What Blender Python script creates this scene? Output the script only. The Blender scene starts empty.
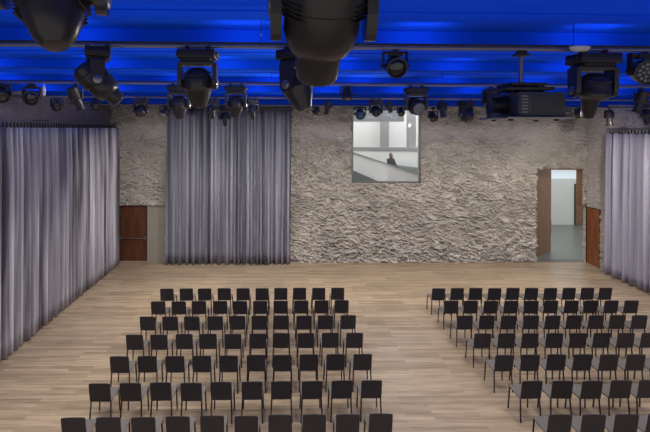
import bpy, bmesh, math, random
from mathutils import Vector, Matrix, noise

R = math.radians
PI = math.pi
random.seed(7)
scene = bpy.context.scene
col = scene.collection

# ------------------------------------------------------------------ camera
FPX = 433.0                    # focal length in pixels of a 650 px wide frame
CAM_H = 5.70
YAW, ROLL = 1.1, 0.3
PX0, PY0 = 292.5, 129.0        # where the optical axis meets the frame
cam_rot = Matrix.Rotation(R(-YAW), 3, 'Z') @ Matrix.Rotation(R(90), 3, 'X') @ Matrix.Rotation(R(ROLL), 3, 'Z')
cd = bpy.data.cameras.new('camera')
cd.sensor_width = 36.0
cd.lens = FPX / 650.0 * 36.0
cd.shift_x = (325.0 - PX0) / 650.0
cd.shift_y = (PY0 - 216.0) / 650.0
cd.clip_start = 0.05
cam = bpy.data.objects.new('camera', cd)
cam.matrix_world = Matrix.Translation((0, 0, CAM_H)) @ cam_rot.to_4x4()
col.objects.link(cam)
scene.camera = cam


def at(px, py, Y):
    """the point at depth Y that the photograph shows at (px, py)"""
    d = cam_rot @ Vector(((px - PX0) / FPX, -(py - PY0) / FPX, -1.0))
    t = Y / d.y
    return Vector((d.x * t, Y, CAM_H + d.z * t))


# ------------------------------------------------------------------ materials
def srgb(r, g, b):
    def f(c):
        c /= 255.0
        return c / 12.92 if c <= 0.04045 else ((c + 0.055) / 1.055) ** 2.4
    return (f(r), f(g), f(b), 1.0)


def new_mat(name):
    m = bpy.data.materials.new(name)
    m.use_nodes = True
    nt = m.node_tree
    return m, nt, nt.nodes['Principled BSDF']


def simple(name, c, rough=0.5, metal=0.0, vary=0.12, scale=18.0, bump=0.0, spec=0.5, sheen=0.0, coord='Object'):
    m, nt, p = new_mat(name)
    N, L = nt.nodes, nt.links
    tc = N.new('ShaderNodeTexCoord')
    nz = N.new('ShaderNodeTexNoise')
    nz.inputs['Scale'].default_value = scale
    nz.inputs['Detail'].default_value = 4
    L.new(tc.outputs[coord], nz.inputs['Vector'])
    mx = N.new('ShaderNodeMix')
    mx.data_type = 'RGBA'
    mx.inputs[6].default_value = (c[0] * (1 - vary), c[1] * (1 - vary), c[2] * (1 - vary), 1)
    mx.inputs[7].default_value = (min(1, c[0] * (1 + vary)), min(1, c[1] * (1 + vary)), min(1, c[2] * (1 + vary)), 1)
    L.new(nz.outputs['Fac'], mx.inputs[0])
    L.new(mx.outputs[2], p.inputs['Base Color'])
    p.inputs['Roughness'].default_value = rough
    p.inputs['Metallic'].default_value = metal
    p.inputs['Specular IOR Level'].default_value = spec
    if sheen:
        p.inputs['Sheen Weight'].default_value = sheen
        p.inputs['Sheen Roughness'].default_value = 0.4
    if bump:
        b = N.new('ShaderNodeBump')
        b.inputs['Strength'].default_value = bump
        b.inputs['Distance'].default_value = 0.02
        L.new(nz.outputs['Fac'], b.inputs['Height'])
        L.new(b.outputs['Normal'], p.inputs['Normal'])
    return m


def mat_floor():
    m, nt, p = new_mat('oak_floor')
    N, L = nt.nodes, nt.links
    tc = N.new('ShaderNodeTexCoord')
    br = N.new('ShaderNodeTexBrick')
    br.offset = 0.37
    br.inputs['Scale'].default_value = 1.0
    br.inputs['Brick Width'].default_value = 1.5
    br.inputs['Row Height'].default_value = 0.095
    br.inputs['Mortar Size'].default_value = 0.0035
    br.inputs['Mortar Smooth'].default_value = 0.3
    br.inputs['Bias'].default_value = 0.0
    br.inputs['Color1'].default_value = (0, 0, 0, 1)
    br.inputs['Color2'].default_value = (1, 1, 1, 1)
    br.inputs['Mortar'].default_value = (0.35, 0.35, 0.35, 1)
    L.new(tc.outputs['Object'], br.inputs['Vector'])
    mp = N.new('ShaderNodeMapping')
    mp.inputs['Scale'].default_value = (0.8, 12.0, 1)
    L.new(tc.outputs['Object'], mp.inputs['Vector'])
    nz = N.new('ShaderNodeTexNoise')
    nz.inputs['Scale'].default_value = 1.6
    nz.inputs['Detail'].default_value = 6
    L.new(mp.outputs['Vector'], nz.inputs['Vector'])
    big = N.new('ShaderNodeTexNoise')
    big.inputs['Scale'].default_value = 0.25
    big.inputs['Detail'].default_value = 2
    L.new(tc.outputs['Object'], big.inputs['Vector'])
    a = N.new('ShaderNodeMath'); a.operation = 'MULTIPLY'; a.inputs[1].default_value = 0.33
    L.new(br.outputs['Color'], a.inputs[0])
    b = N.new('ShaderNodeMath'); b.operation = 'MULTIPLY_ADD'; b.inputs[1].default_value = 0.75
    L.new(nz.outputs['Fac'], b.inputs[0]); L.new(a.outputs[0], b.inputs[2])
    cr = N.new('ShaderNodeValToRGB')
    cr.color_ramp.elements[0].position = 0.15
    cr.color_ramp.elements[0].color = srgb(108, 91, 72)
    cr.color_ramp.elements[1].position = 0.95
    cr.color_ramp.elements[1].color = srgb(206, 183, 152)
    L.new(b.outputs[0], cr.inputs['Fac'])
    L.new(cr.outputs['Color'], p.inputs['Base Color'])
    p.inputs['Roughness'].default_value = 0.33
    p.inputs['Specular IOR Level'].default_value = 0.4
    bp = N.new('ShaderNodeBump')
    bp.inputs['Strength'].default_value = 0.15
    bp.inputs['Distance'].default_value = 0.01
    L.new(br.outputs['Fac'], bp.inputs['Height']); bp.invert = True
    L.new(bp.outputs['Normal'], p.inputs['Normal'])
    return m


def mat_wood(name, c1, c2, grain=(6, 6, 0.6), rough=0.45):
    m, nt, p = new_mat(name)
    N, L = nt.nodes, nt.links
    tc = N.new('ShaderNodeTexCoord')
    mp = N.new('ShaderNodeMapping')
    mp.inputs['Scale'].default_value = grain
    L.new(tc.outputs['Object'], mp.inputs['Vector'])
    nz = N.new('ShaderNodeTexNoise')
    nz.inputs['Scale'].default_value = 2.0
    nz.inputs['Detail'].default_value = 6
    nz.inputs['Distortion'].default_value = 0.6
    L.new(mp.outputs['Vector'], nz.inputs['Vector'])
    cr = N.new('ShaderNodeValToRGB')
    cr.color_ramp.elements[0].position = 0.3; cr.color_ramp.elements[0].color = c1
    cr.color_ramp.elements[1].position = 0.7; cr.color_ramp.elements[1].color = c2
    L.new(nz.outputs['Fac'], cr.inputs['Fac'])
    L.new(cr.outputs['Color'], p.inputs['Base Color'])
    p.inputs['Roughness'].default_value = rough
    return m


def mat_velvet(name, c, nap_shade=0.3, freq=7.0):
    """woven velvet: upright bands mix brushed pile with painted fold shade, fine speckle of the pile"""
    m, nt, p = new_mat(name)
    N, L = nt.nodes, nt.links
    tc = N.new('ShaderNodeTexCoord')
    mp = N.new('ShaderNodeMapping'); mp.inputs['Scale'].default_value = (1, 0.012, 1)
    L.new(tc.outputs['UV'], mp.inputs['Vector'])
    a = N.new('ShaderNodeTexNoise'); a.inputs['Scale'].default_value = freq; a.inputs['Detail'].default_value = 3; a.inputs['Roughness'].default_value = 0.6
    L.new(mp.outputs['Vector'], a.inputs['Vector'])
    b = N.new('ShaderNodeTexNoise'); b.inputs['Scale'].default_value = 55.0; b.inputs['Detail'].default_value = 3
    L.new(tc.outputs['Object'], b.inputs['Vector'])
    s1 = N.new('ShaderNodeMapRange'); s1.inputs['From Min'].default_value = 0.36; s1.inputs['From Max'].default_value = 0.64
    s1.inputs['To Min'].default_value = 1 - nap_shade; s1.inputs['To Max'].default_value = 1 + nap_shade  # streak contrast also paints the light and dark of the folds
    L.new(a.outputs['Fac'], s1.inputs['Value'])
    s2 = N.new('ShaderNodeMapRange'); s2.inputs['From Min'].default_value = 0.3; s2.inputs['From Max'].default_value = 0.7
    s2.inputs['To Min'].default_value = 0.86; s2.inputs['To Max'].default_value = 1.14
    L.new(b.outputs['Fac'], s2.inputs['Value'])
    mu = N.new('ShaderNodeMath'); mu.operation = 'MULTIPLY'
    L.new(s1.outputs[0], mu.inputs[0]); L.new(s2.outputs[0], mu.inputs[1])
    vm = N.new('ShaderNodeVectorMath'); vm.operation = 'SCALE'; vm.inputs[0].default_value = c[:3]
    L.new(mu.outputs[0], vm.inputs['Scale'])
    L.new(vm.outputs['Vector'], p.inputs['Base Color'])
    p.inputs['Roughness'].default_value = 0.85
    p.inputs['Specular IOR Level'].default_value = 0.15
    return m


def mat_stone(name, c1, c2):
    m, nt, p = new_mat(name)
    N, L = nt.nodes, nt.links
    tc = N.new('ShaderNodeTexCoord')
    nz = N.new('ShaderNodeTexNoise')
    nz.inputs['Scale'].default_value = 0.9
    nz.inputs['Detail'].default_value = 5
    L.new(tc.outputs['Object'], nz.inputs['Vector'])
    cr = N.new('ShaderNodeValToRGB')
    cr.color_ramp.elements[0].position = 0.3; cr.color_ramp.elements[0].color = c1
    cr.color_ramp.elements[1].position = 0.7; cr.color_ramp.elements[1].color = c2
    L.new(nz.outputs['Fac'], cr.inputs['Fac'])
    L.new(cr.outputs['Color'], p.inputs['Base Color'])
    p.inputs['Roughness'].default_value = 0.75
    f = N.new('ShaderNodeTexNoise')
    f.inputs['Scale'].default_value = 9.0
    f.inputs['Detail'].default_value = 6
    f.inputs['Distortion'].default_value = 1.2
    L.new(tc.outputs['Object'], f.inputs['Vector'])
    b = N.new('ShaderNodeBump')
    b.inputs['Strength'].default_value = 0.6
    b.inputs['Distance'].default_value = 0.06
    L.new(f.outputs['Fac'], b.inputs['Height'])
    L.new(b.outputs['Normal'], p.inputs['Normal'])
    return m


def mat_glass():
    m, nt, p = new_mat('window_glass')
    N, L = nt.nodes, nt.links
    out = [n for n in N if n.type == 'OUTPUT_MATERIAL'][0]
    tr = N.new('ShaderNodeBsdfTransparent')
    tr.inputs['Color'].default_value = (0.98, 0.98, 0.98, 1)
    gl = N.new('ShaderNodeBsdfGlossy'); gl.inputs['Roughness'].default_value = 0.02
    fr = N.new('ShaderNodeFresnel'); fr.inputs['IOR'].default_value = 1.3
    mx = N.new('ShaderNodeMixShader')
    L.new(fr.outputs[0], mx.inputs[0]); L.new(tr.outputs[0], mx.inputs[1]); L.new(gl.outputs[0], mx.inputs[2])
    L.new(mx.outputs[0], out.inputs['Surface'])
    return m


def mat_emit(name, c, s):
    m, nt, p = new_mat(name)
    p.inputs['Base Color'].default_value = c
    p.inputs['Emission Color'].default_value = c
    p.inputs['Emission Strength'].default_value = s
    return m


M = {}
M['floor'] = mat_floor()
M['stone'] = mat_stone('crumpled_concrete', srgb(176, 169, 158), srgb(202, 195, 183))
M['plain_concrete'] = simple('smooth_concrete', srgb(158, 153, 138), 0.7, vary=0.08, scale=3)
M['side_concrete'] = simple('side_wall_concrete', srgb(126, 118, 118), 0.75, vary=0.16, scale=2.5, bump=0.3)
M['ceiling'] = simple('blue_ceiling', (0.003, 0.085, 0.70, 1), 0.7, vary=0.03, scale=1.0, spec=0.04)  # part of the blue floodlighting is put into this base colour
M['curtain'] = mat_velvet('grey_velvet', srgb(172, 169, 174), 0.72, 9.0)
M['curtain_pale'] = mat_velvet('pale_grey_velvet', srgb(166, 164, 178), 0.35)
M['curtain_mid'] = mat_velvet('slate_velvet', srgb(138, 138, 148), 0.6)
M['hook'] = simple('black_hook', srgb(28, 27, 30), 0.5)
M['track'] = simple('grey_aluminium', srgb(120, 118, 122), 0.4, 0.6)
M['black'] = simple('black_housing', srgb(54, 51, 51), 0.3, vary=0.1, scale=8)
M['dark'] = simple('matt_black', srgb(36, 34, 36), 0.5)
M['grey_metal'] = simple('grey_painted_metal', srgb(150, 148, 145), 0.35, 0.7)
M['lens'] = simple('dark_lens', srgb(30, 32, 40), 0.08, vary=0.02, spec=0.9)
M['pale_lens'] = simple('frosted_lens', srgb(140, 138, 132), 0.25, vary=0.06)
M['blue_lens'] = simple('blue_tinted_lens', srgb(70, 110, 150), 0.1, vary=0.05)
M['white'] = simple('white_plastic', srgb(226, 224, 218), 0.4, vary=0.03)
M['projector'] = simple('projector_casing', srgb(72, 74, 74), 0.45, vary=0.06)
M['chair_back'] = simple('black_chair_shell', srgb(54, 51, 57), 0.55, vary=0.08, scale=12)
M['chair_seat'] = simple('grey_seat_pad', srgb(106, 101, 94), 0.5, vary=0.06, scale=14)
M['chair_leg'] = simple('black_steel_tube', srgb(34, 30, 28), 0.45, 0.0)
M['door_wood'] = mat_wood('red_brown_veneer', srgb(72, 40, 22), srgb(112, 66, 40))
M['orange_wood'] = mat_wood('orange_brown_veneer', srgb(122, 70, 36), srgb(166, 102, 60))
M['grey_wood'] = mat_wood('dull_brown_veneer', srgb(122, 90, 68), srgb(152, 118, 92))
M['white_wall'] = simple('white_plaster', srgb(232, 233, 230), 0.8, vary=0.02, scale=2)
M['grey_wall'] = simple('grey_plaster', srgb(150, 152, 152), 0.8, vary=0.03, scale=2)
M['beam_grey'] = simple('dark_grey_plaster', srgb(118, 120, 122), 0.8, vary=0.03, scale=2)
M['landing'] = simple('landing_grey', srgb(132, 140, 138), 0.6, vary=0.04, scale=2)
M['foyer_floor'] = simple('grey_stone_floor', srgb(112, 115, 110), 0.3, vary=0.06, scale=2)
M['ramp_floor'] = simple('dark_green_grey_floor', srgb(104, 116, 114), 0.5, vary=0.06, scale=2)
M['frame'] = simple('window_frame_grey', srgb(108, 104, 102), 0.45, 0.3)
M['glass'] = mat_glass()
M['skylight'] = mat_emit('lit_window', srgb(205, 216, 224), 0.5)
M['cloth'] = simple('dark_coat', srgb(62, 62, 66), 0.85)
M['skin'] = simple('skin', srgb(176, 132, 110), 0.6)
M['hair'] = simple('dark_hair', srgb(40, 32, 28), 0.7)


# ------------------------------------------------------------------ mesh helpers
class MB:
    def __init__(self):
        self.bm = bmesh.new()

    def box(self, c, s, rot=None, bevel=0.0, seg=2):
        r = bmesh.ops.create_cube(self.bm, size=1.0)
        vs = r['verts']
        bmesh.ops.scale(self.bm, vec=s, verts=vs)
        if bevel:
            es = list({e for v in vs for e in v.link_edges})
            rb = bmesh.ops.bevel(self.bm, geom=es, offset=bevel, segments=seg, affect='EDGES', profile=0.6)
            vs = list({v for f in rb['faces'] for v in f.verts} | {v for v in vs if v.is_valid})
        if rot is not None:
            bmesh.ops.rotate(self.bm, cent=(0, 0, 0), matrix=rot, verts=vs)
        bmesh.ops.translate(self.bm, vec=c, verts=vs)
        return self

    def tube(self, pts, r, n=8, radii=None):
        pts = [Vector(p) for p in pts]
        rings = []
        for i, p in enumerate(pts):
            if i == 0:
                d = pts[1] - pts[0]
            elif i == len(pts) - 1:
                d = pts[-1] - pts[-2]
            else:
                d = (pts[i + 1] - p).normalized() + (p - pts[i - 1]).normalized()
            d.normalize()
            up = Vector((0, 0, 1)) if abs(d.z) < 0.9 else Vector((0, 1, 0))
            u = d.cross(up).normalized(); v = d.cross(u).normalized()
            rr = radii[i] if radii else r
            rings.append([self.bm.verts.new(p + (u * math.cos(2 * PI * k / n) + v * math.sin(2 * PI * k / n)) * rr) for k in range(n)])
        for a, b in zip(rings, rings[1:]):
            for k in range(n):
                self.bm.faces.new((a[k], a[(k + 1) % n], b[(k + 1) % n], b[k]))
        self.bm.faces.new(rings[0][::-1]); self.bm.faces.new(rings[-1])
        return self

    def lathe(self, prof, mat=None, n=28, sx=1.0, sy=1.0):
        """prof = [(radius, z)], turned about Z, then moved by mat"""
        rings = []
        mat = mat or Matrix.Identity(4)
        for r, z in prof:
            if r < 1e-5:
                rings.append([self.bm.verts.new(mat @ Vector((0, 0, z)))])
            else:
                rings.append([self.bm.verts.new(mat @ Vector((r * sx * math.cos(2 * PI * k / n), r * sy * math.sin(2 * PI * k / n), z))) for k in range(n)])
        for a, b in zip(rings, rings[1:]):
            if len(a) == 1 and len(b) == 1:
                continue
            for k in range(n):
                k2 = (k + 1) % n
                if len(a) == 1:
                    self.bm.faces.new((a[0], b[k2], b[k]))
                elif len(b) == 1:
                    self.bm.faces.new((a[k], a[k2], b[0]))
                else:
                    self.bm.faces.new((a[k], a[k2], b[k2], b[k]))
        if len(rings[0]) > 1:
            self.bm.faces.new(rings[0][::-1])
        if len(rings[-1]) > 1:
            self.bm.faces.new(rings[-1])
        return self

    def prism(self, outline, depth, mat=None):
        """outline = [(x, z)] extruded along y by depth (centred)"""
        mat = mat or Matrix.Identity(4)
        f = [self.bm.verts.new(mat @ Vector((x, -depth / 2, z))) for x, z in outline]
        b = [self.bm.verts.new(mat @ Vector((x, depth / 2, z))) for x, z in outline]
        n = len(outline)
        self.bm.faces.new(f); self.bm.faces.new(b[::-1])
        for k in range(n):
            self.bm.faces.new((f[k], b[k], b[(k + 1) % n], f[(k + 1) % n]))
        return self

    def build(self, name, mat, parent=None, smooth=False, angle=40):
        bmesh.ops.recalc_face_normals(self.bm, faces=self.bm.faces[:])
        me = bpy.data.meshes.new(name)
        self.bm.to_mesh(me); self.bm.free()
        me.materials.append(mat)
        if smooth:
            for p in me.polygons:
                p.use_smooth = True
            me.set_sharp_from_angle(angle=R(angle))
        o = bpy.data.objects.new(name, me)
        col.objects.link(o)
        if parent is not None:
            o.parent = parent
        return o


def empty(name, loc=(0, 0, 0), rz=0.0):
    o = bpy.data.objects.new(name, None)
    o.location = loc
    o.rotation_euler = (0, 0, rz)
    o.empty_display_size = 0.2
    col.objects.link(o)
    return o


def tag(o, label=None, cat=None, group=None, kind=None):
    if label: o['label'] = label
    if cat: o['category'] = cat
    if group: o['group'] = group
    if kind: o['kind'] = kind
    return o


def structure(o, label=None):
    o['kind'] = 'structure'
    if label:
        o['label'] = label
    return o


# ------------------------------------------------------------------ the setting
YB = 18.56        # back wall
XL, XR = -7.38, 13.05
ZC = 6.75         # ceiling
Y0 = -2.5         # the hall goes on behind the balcony

fb = MB()
fb.box(((XL + XR) / 2, (Y0 + YB) / 2, -0.05), (XR - XL + 0.4, YB - Y0 + 0.5, 0.1))
structure(fb.build('floor', M['floor']), 'light oak strip floor of the hall')

# ceiling slab with shallow downstand ribs across the hall
cb = MB()
cb.box(((XL + XR) / 2, (Y0 + YB) / 2, ZC + 0.1), (XR - XL + 0.4, YB - Y0 + 0.5, 0.2))
RIBS = [0.4, 2.5, 4.6, 6.7, 8.8, 10.9, 13.0, 15.1, 17.2]
for y in RIBS:
    cb.box(((XL + XR) / 2, y + 0.09, ZC - 0.06), (XR - XL, 0.18, 0.14))
    cb.box(((XL + XR) / 2, y - 0.75, ZC - 0.004), (XR - XL, 0.012, 0.012))
structure(cb.build('ceiling', M['ceiling']), 'deep blue lit ceiling with shallow cross ribs')


def relief(u, v, amp):
    """crumpled cast relief: short creases leaning both ways, mostly lying sideways"""
    w1 = noise.noise(Vector((u * 2.1, v * 2.6, 3.1)))
    w2 = noise.noise(Vector((u * 2.4 + 9.0, v * 2.8, 7.7)))
    uu, vv = u + 0.22 * w1, v + 0.13 * w2
    a1, b1 = uu * 3.7 + vv * 2.6, vv * 8.4 - uu * 2.9
    a2, b2 = uu * 3.4 - vv * 2.9, vv * 7.8 + uu * 3.3
    r1 = 1.0 - abs(noise.noise(Vector((a1, b1, 0.0)))) * 2.6
    r2 = 1.0 - abs(noise.noise(Vector((a2 + 31.0, b2, 5.0)))) * 2.6
    r3 = abs(noise.noise(Vector((a1 * 1.3 + 5.0, b2 * 1.2, 1.7)))) * 2.6 - 0.4
    top = max(r1, r2)
    return amp * (0.50 * top * abs(top) + 0.22 * min(r1, r2) + 0.30 * r3)


def relief_wall(name, us, vs, holes, to_world, amp, depth, mat, smooth_top=None):
    """grid of u (sideways) by v (up); cells inside holes are skipped; edges are returned backwards by depth"""
    def steps(brk, d):
        out = []
        for a, b in zip(brk, brk[1:]):
            n = max(1, round((b - a) / d))
            out += [a + (b - a) * k / n for k in range(n)]
        return out + [brk[-1]]
    ub = sorted(set([us[0], us[1]] + [h[0] for h in holes] + [h[1] for h in holes]))
    vb = sorted(set([vs[0], vs[1]] + [h[2] for h in holes] + [h[3] for h in holes]))
    U, V = steps(ub, us[2]), steps(vb, vs[2])
    bm = bmesh.new()
    grid = {}

    def vert(i, j):
        if (i, j) not in grid:
            k = amp
            if smooth_top and V[j] > smooth_top[0]:
                t = (V[j] - smooth_top[0]) / 0.25
                k = amp * (1 - (1 - smooth_top[2]) * max(0, min(1, t, (smooth_top[1] - V[j]) / 0.25)))
            grid[(i, j)] = bm.verts.new(to_world(U[i], V[j], relief(U[i], V[j], k)))
        return grid[(i, j)]
    for i in range(len(U) - 1):
        uc = (U[i] + U[i + 1]) / 2
        for j in range(len(V) - 1):
            vc = (V[j] + V[j + 1]) / 2
            if any(h[0] < uc < h[1] and h[2] < vc < h[3] for h in holes):
                continue
            bm.faces.new((vert(i, j), vert(i + 1, j), vert(i + 1, j + 1), vert(i, j + 1)))
    key = {v: k for k, v in grid.items()}
    back = {}
    for e in [e for e in bm.edges if len(e.link_faces) == 1]:
        q = []
        for v in e.verts:
            if v not in back:
                i, j = key[v]
                back[v] = bm.verts.new(to_world(U[i], V[j], -depth))
            q.append(back[v])
        bm.faces.new((e.verts[0], e.verts[1], q[1], q[0]))
    bmesh.ops.recalc_face_normals(bm, faces=bm.faces[:])
    me = bpy.data.meshes.new(name)
    bm.to_mesh(me); bm.free()
    me.materials.append(mat)
    o = bpy.data.objects.new(name, me)
    col.objects.link(o)
    return structure(o)


# openings, measured at the back wall
W0, W1 = at(351.5, 182.5, YB), at(420.5, 109.5, YB)          # window
D0, D1 = at(535, 260.5, YB), at(582, 169.5, YB)              # tall opening on the right
L1 = at(166, 205, YB)                                        # plain recess on the left
ZD = 2.43
holes = [(W0.x, W1.x, W0.z, W1.z), (D0.x, D1.x, -0.1, D1.z), (D1.x - 0.01, XR + 0.1, -0.1, ZD), (XL - 0.2, L1.x, -0.1, L1.z)]
holes[2] = (D1.x, XR + 0.02, -0.1, ZD)
wb = relief_wall('wall_back', (XL, XR + 0.02, 0.042), (0.0, ZC, 0.025), [(a, b, max(c, 0.0), d) for a, b, c, d in holes],
                 lambda u, v, d: Vector((u, YB - d, v)), 0.23, 0.34, M['stone'], smooth_top=(5.2, 6.0, 0.35))
wb['label'] = 'crumpled grey concrete end wall'

# right wall: relief with a flush wooden door near the corner
RD0, RD1 = 17.66, 18.50
wr = relief_wall('wall_right', (Y0, YB + 0.1, 0.08), (0.0, ZC, 0.045), [(RD0, RD1, 0.0, ZD)],
                 lambda u, v, d: Vector((XR - d * 0.5 + 0.06, u, v)), 0.17, 0.3, M['stone'])
wr['label'] = 'crumpled grey concrete wall behind the right curtain'
wl = relief_wall('wall_left', (Y0, YB + 0.1, 0.1), (0.0, ZC, 0.06), [],
                 lambda u, v, d: Vector((XL + d * 0.4, u, v)), 0.12, 0.3, M['side_concrete'])
wl['label'] = 'grey concrete wall behind the left curtain'

# recess in the left corner: smooth concrete panel and wooden door
DL0, DL1 = at(119, 205, YB + 0.05).x, at(147.5, 205, YB + 0.05).x
pm = MB().box(((DL1 + L1.x + 0.4) / 2, YB + 0.19, L1.z / 2 + 0.02), (L1.x + 0.4 - DL1, 0.30, L1.z + 0.04))
structure(pm.build('wall_recess', M['plain_concrete']), 'smooth concrete panel beside the wooden door')
pm = MB().box(((XL + DL0) / 2, YB + 0.17, L1.z / 2 + 0.02), (DL0 - XL, 0.30, L1.z + 0.04))
structure(pm.build('wall_corner', M['plain_concrete']))


def push_door(name, c, w, h, mat, rz, bar=True):
    """leaf with frame; its face looks along local -y"""
    d = empty(name, c, rz)
    d['kind'] = 'structure'
    MB().box((0, 0.03, h / 2), (w - 0.05, 0.05, h - 0.03), bevel=0.004).build('door_leaf', mat, d)
    f = MB()
    f.box((-w / 2 + 0.02, 0.05, h / 2), (0.04, 0.12, h)); f.box((w / 2 - 0.02, 0.05, h / 2), (0.04, 0.12, h)); f.box((0, 0.05, h - 0.015), (w, 0.12, 0.04))
    f.build('door_frame', M['dark'], d)
    if bar:
        b = MB()
        b.tube([(-w * 0.42, -0.07, 1.0), (w * 0.42, -0.07, 1.0)], 0.016, 8)
        b.box((-w * 0.42, -0.03, 1.0), (0.05, 0.09, 0.13), bevel=0.01); b.box((w * 0.42, -0.03, 1.0), (0.05, 0.09, 0.13), bevel=0.01)
        b.build('push_bar', M['grey_metal'], d, smooth=True)
    return d


push_door('door_1', ((DL0 + DL1) / 2, YB + 0.1, 0.0), DL1 - DL0, L1.z, M['door_wood'], 0)['label'] = 'red brown wooden exit door with push bar, left corner'
push_door('door_2', (XR + 0.04, (RD0 + RD1) / 2, 0.0), RD1 - RD0, ZD, M['orange_wood'], R(-90), bar=False)['label'] = 'orange brown wooden door in the right wall'

# tall wooden leaf swung open behind the right opening
a, b = Vector((D0.x + 0.03, YB + 0.36, 0)), at(551, 252.5, 20.0)
b.z = 0
lw = (b - a).length
d3 = empty('door_3', a, math.atan2(b.y - a.y, b.x - a.x))
structure(d3, 'tall brown wooden door standing open to the foyer')
MB().box((lw / 2, 0.04, D1.z / 2), (lw, 0.07, D1.z - 0.04), bevel=0.004).build('door_leaf', M['grey_wood'], d3)
hm = MB()
hm.tube([(lw - 0.14, -0.06, 0.9), (lw - 0.14, -0.06, 1.5)], 0.014, 8)
hm.tube([(lw - 0.14, -0.06, 0.95), (lw - 0.14, 0.01, 0.95)], 0.010, 6); hm.tube([(lw - 0.14, -0.06, 1.45), (lw - 0.14, 0.01, 1.45)], 0.010, 6)
hm.build('door_handle', M['grey_metal'], d3, smooth=True)

# brown lining of the opening's upper right side and its head
tm = MB()
tm.box((D1.x + 0.02, YB + 0.17, (ZD + D1.z) / 2), (0.05, 0.40, D1.z - ZD + 0.04))
tm.box(((D0.x + D1.x) / 2, YB + 0.1, D1.z + 0.02), (D1.x - D0.x, 0.50, 0.05))
tm.box(((D1.x + XR) / 2, YB + 0.1, ZD + 0.02), (XR - D1.x, 0.50, 0.05))
structure(tm.build('trim_1', M['grey_wood']), 'brown wooden lining of the foyer opening')
tm = MB()
tm.box(((D0.x + XR) / 2, YB + 0.16, 0.004), (XR - D0.x, 0.36, 0.012))
structure(tm.build('trim_2', M['frame']), 'metal threshold of the foyer opening')

# window high in the back wall
wn = empty('window_1', ((W0.x + W1.x) / 2, YB, (W0.z + W1.z) / 2))
structure(wn, 'square window onto the white foyer')
ww, wh = W1.x - W0.x, W1.z - W0.z
fm = MB()
for sx in (-1, 1):
    fm.box((sx * (ww / 2 - 0.03), -0.02, 0), (0.05, 0.16, wh))
for sz in (-1, 1):
    fm.box((0, -0.02, sz * (wh / 2 - 0.03)), (ww, 0.16, 0.05))
fm.build('window_frame', M['frame'], wn)
MB().box((0, 0.08, 0), (ww - 0.1, 0.012, wh - 0.1)).build('window_pane', M['glass'], wn)

# ------------------------------------------------------------------ the foyer behind the end wall
YF = 25.8
fm = MB().box((11.0, (YB + 0.35 + YF) / 2, -0.06), (18.0, YF - YB - 0.2, 0.1))
structure(fm.build('floor_foyer', M['foyer_floor']), 'grey stone floor of the foyer')
fm = MB().box((11.0, YF + 0.1, 1.40), (18.0, 0.2, 2.80))
fm.box((11.0, YF + 0.1, 5.4), (18.0, 0.2, 4.1))
structure(fm.build('wall_foyer', M['white_wall']), 'white far wall of the foyer')
fm = MB().box((2.0, (YB + YF) / 2 + 0.2, 3.6), (0.2, YF - YB - 0.3, 7.4))
structure(fm.build('wall_foyer_left', M['white_wall']))
fm = MB().box((20.0, (YB + YF) / 2 + 0.2, 3.6), (0.2, YF - YB - 0.3, 7.4))
structure(fm.build('wall_foyer_right', M['white_wall']))
fm = MB().box((11.0, (YB + YF) / 2 + 0.2, 7.5), (18.4, YF - YB - 0.1, 0.2))
structure(fm.build('ceiling_foyer', M['white_wall']))
w2 = MB().box((16.0, YF + 0.12, 3.08), (7.0, 0.04, 0.55))
structure(w2.build('window_2', M['skylight']), 'bright band of windows at the far end of the foyer')
d4 = at(575, 224, YF - 0.05); d4b = at(585, 184, YF - 0.05)
push_door('door_4', ((d4.x + d4b.x) / 2 + 0.25, YF - 0.06, 0.0), 1.15, d4b.z, M['grey_wood'], 0, bar=False)['label'] = 'brown door in the far white wall of the foyer'


def slab_px(name, pts, Y, depth, mat, label=None):
    """upright slab whose front outline the photograph shows through the window"""
    q = [at(x, y, Y) for x, y in pts]
    m = MB().prism([(p.x, p.z) for p in q], depth, Matrix.Translation((0, Y + depth / 2, 0)))
    return structure(m.build(name, mat), label)


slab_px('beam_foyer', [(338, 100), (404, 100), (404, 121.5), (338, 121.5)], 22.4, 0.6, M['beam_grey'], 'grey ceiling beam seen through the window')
slab_px('column_foyer', [(381.5, 106), (389, 106), (389, 150), (381.5, 150)], 25.0, 0.35, M['grey_wall'], 'grey column seen through the window')
slab_px('column_foyer_right', [(409, 90), (416, 90), (416, 150), (409, 150)], 23.6, 0.5, M['grey_wall'], 'broad grey column seen through the window')
slab_px('wall_parapet', [(325, 147), (450, 147.5), (450, 192), (325, 192)], 23.4, 0.18, M['white_wall'], 'white gallery parapet seen through the window')
slab_px('trim_3', [(325, 147), (450, 147.5), (450, 150.6), (325, 150)], 23.32, 0.10, M['grey_wall'], 'grey coping of the gallery parapet')
slab_px('wall_ramp', [(325, 144), (450, 185), (450, 230), (325, 158.5)], 21.4, 0.2, M['white_wall'], 'white sloping ramp parapet seen through the window')
slab_px('trim_4', [(325, 142.8), (450, 184), (450, 185.3), (325, 144.1)], 21.36, 0.28, M['grey_wall'], 'grey rail along the ramp parapet')
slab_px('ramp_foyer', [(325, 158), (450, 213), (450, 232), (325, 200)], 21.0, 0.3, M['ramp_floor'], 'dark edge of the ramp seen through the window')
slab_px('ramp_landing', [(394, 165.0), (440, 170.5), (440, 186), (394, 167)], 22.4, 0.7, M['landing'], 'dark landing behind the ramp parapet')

# ramp walkway with a visitor on it
head = at(391, 153.6, 22.4)
GZ = head.z - 1.70
fm = MB().box((5.6, 22.35, GZ - 0.1), (7.0, 1.7, 0.2))
structure(fm.build('floor_ramp', M['foyer_floor']), 'walkway behind the ramp parapet')


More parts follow.
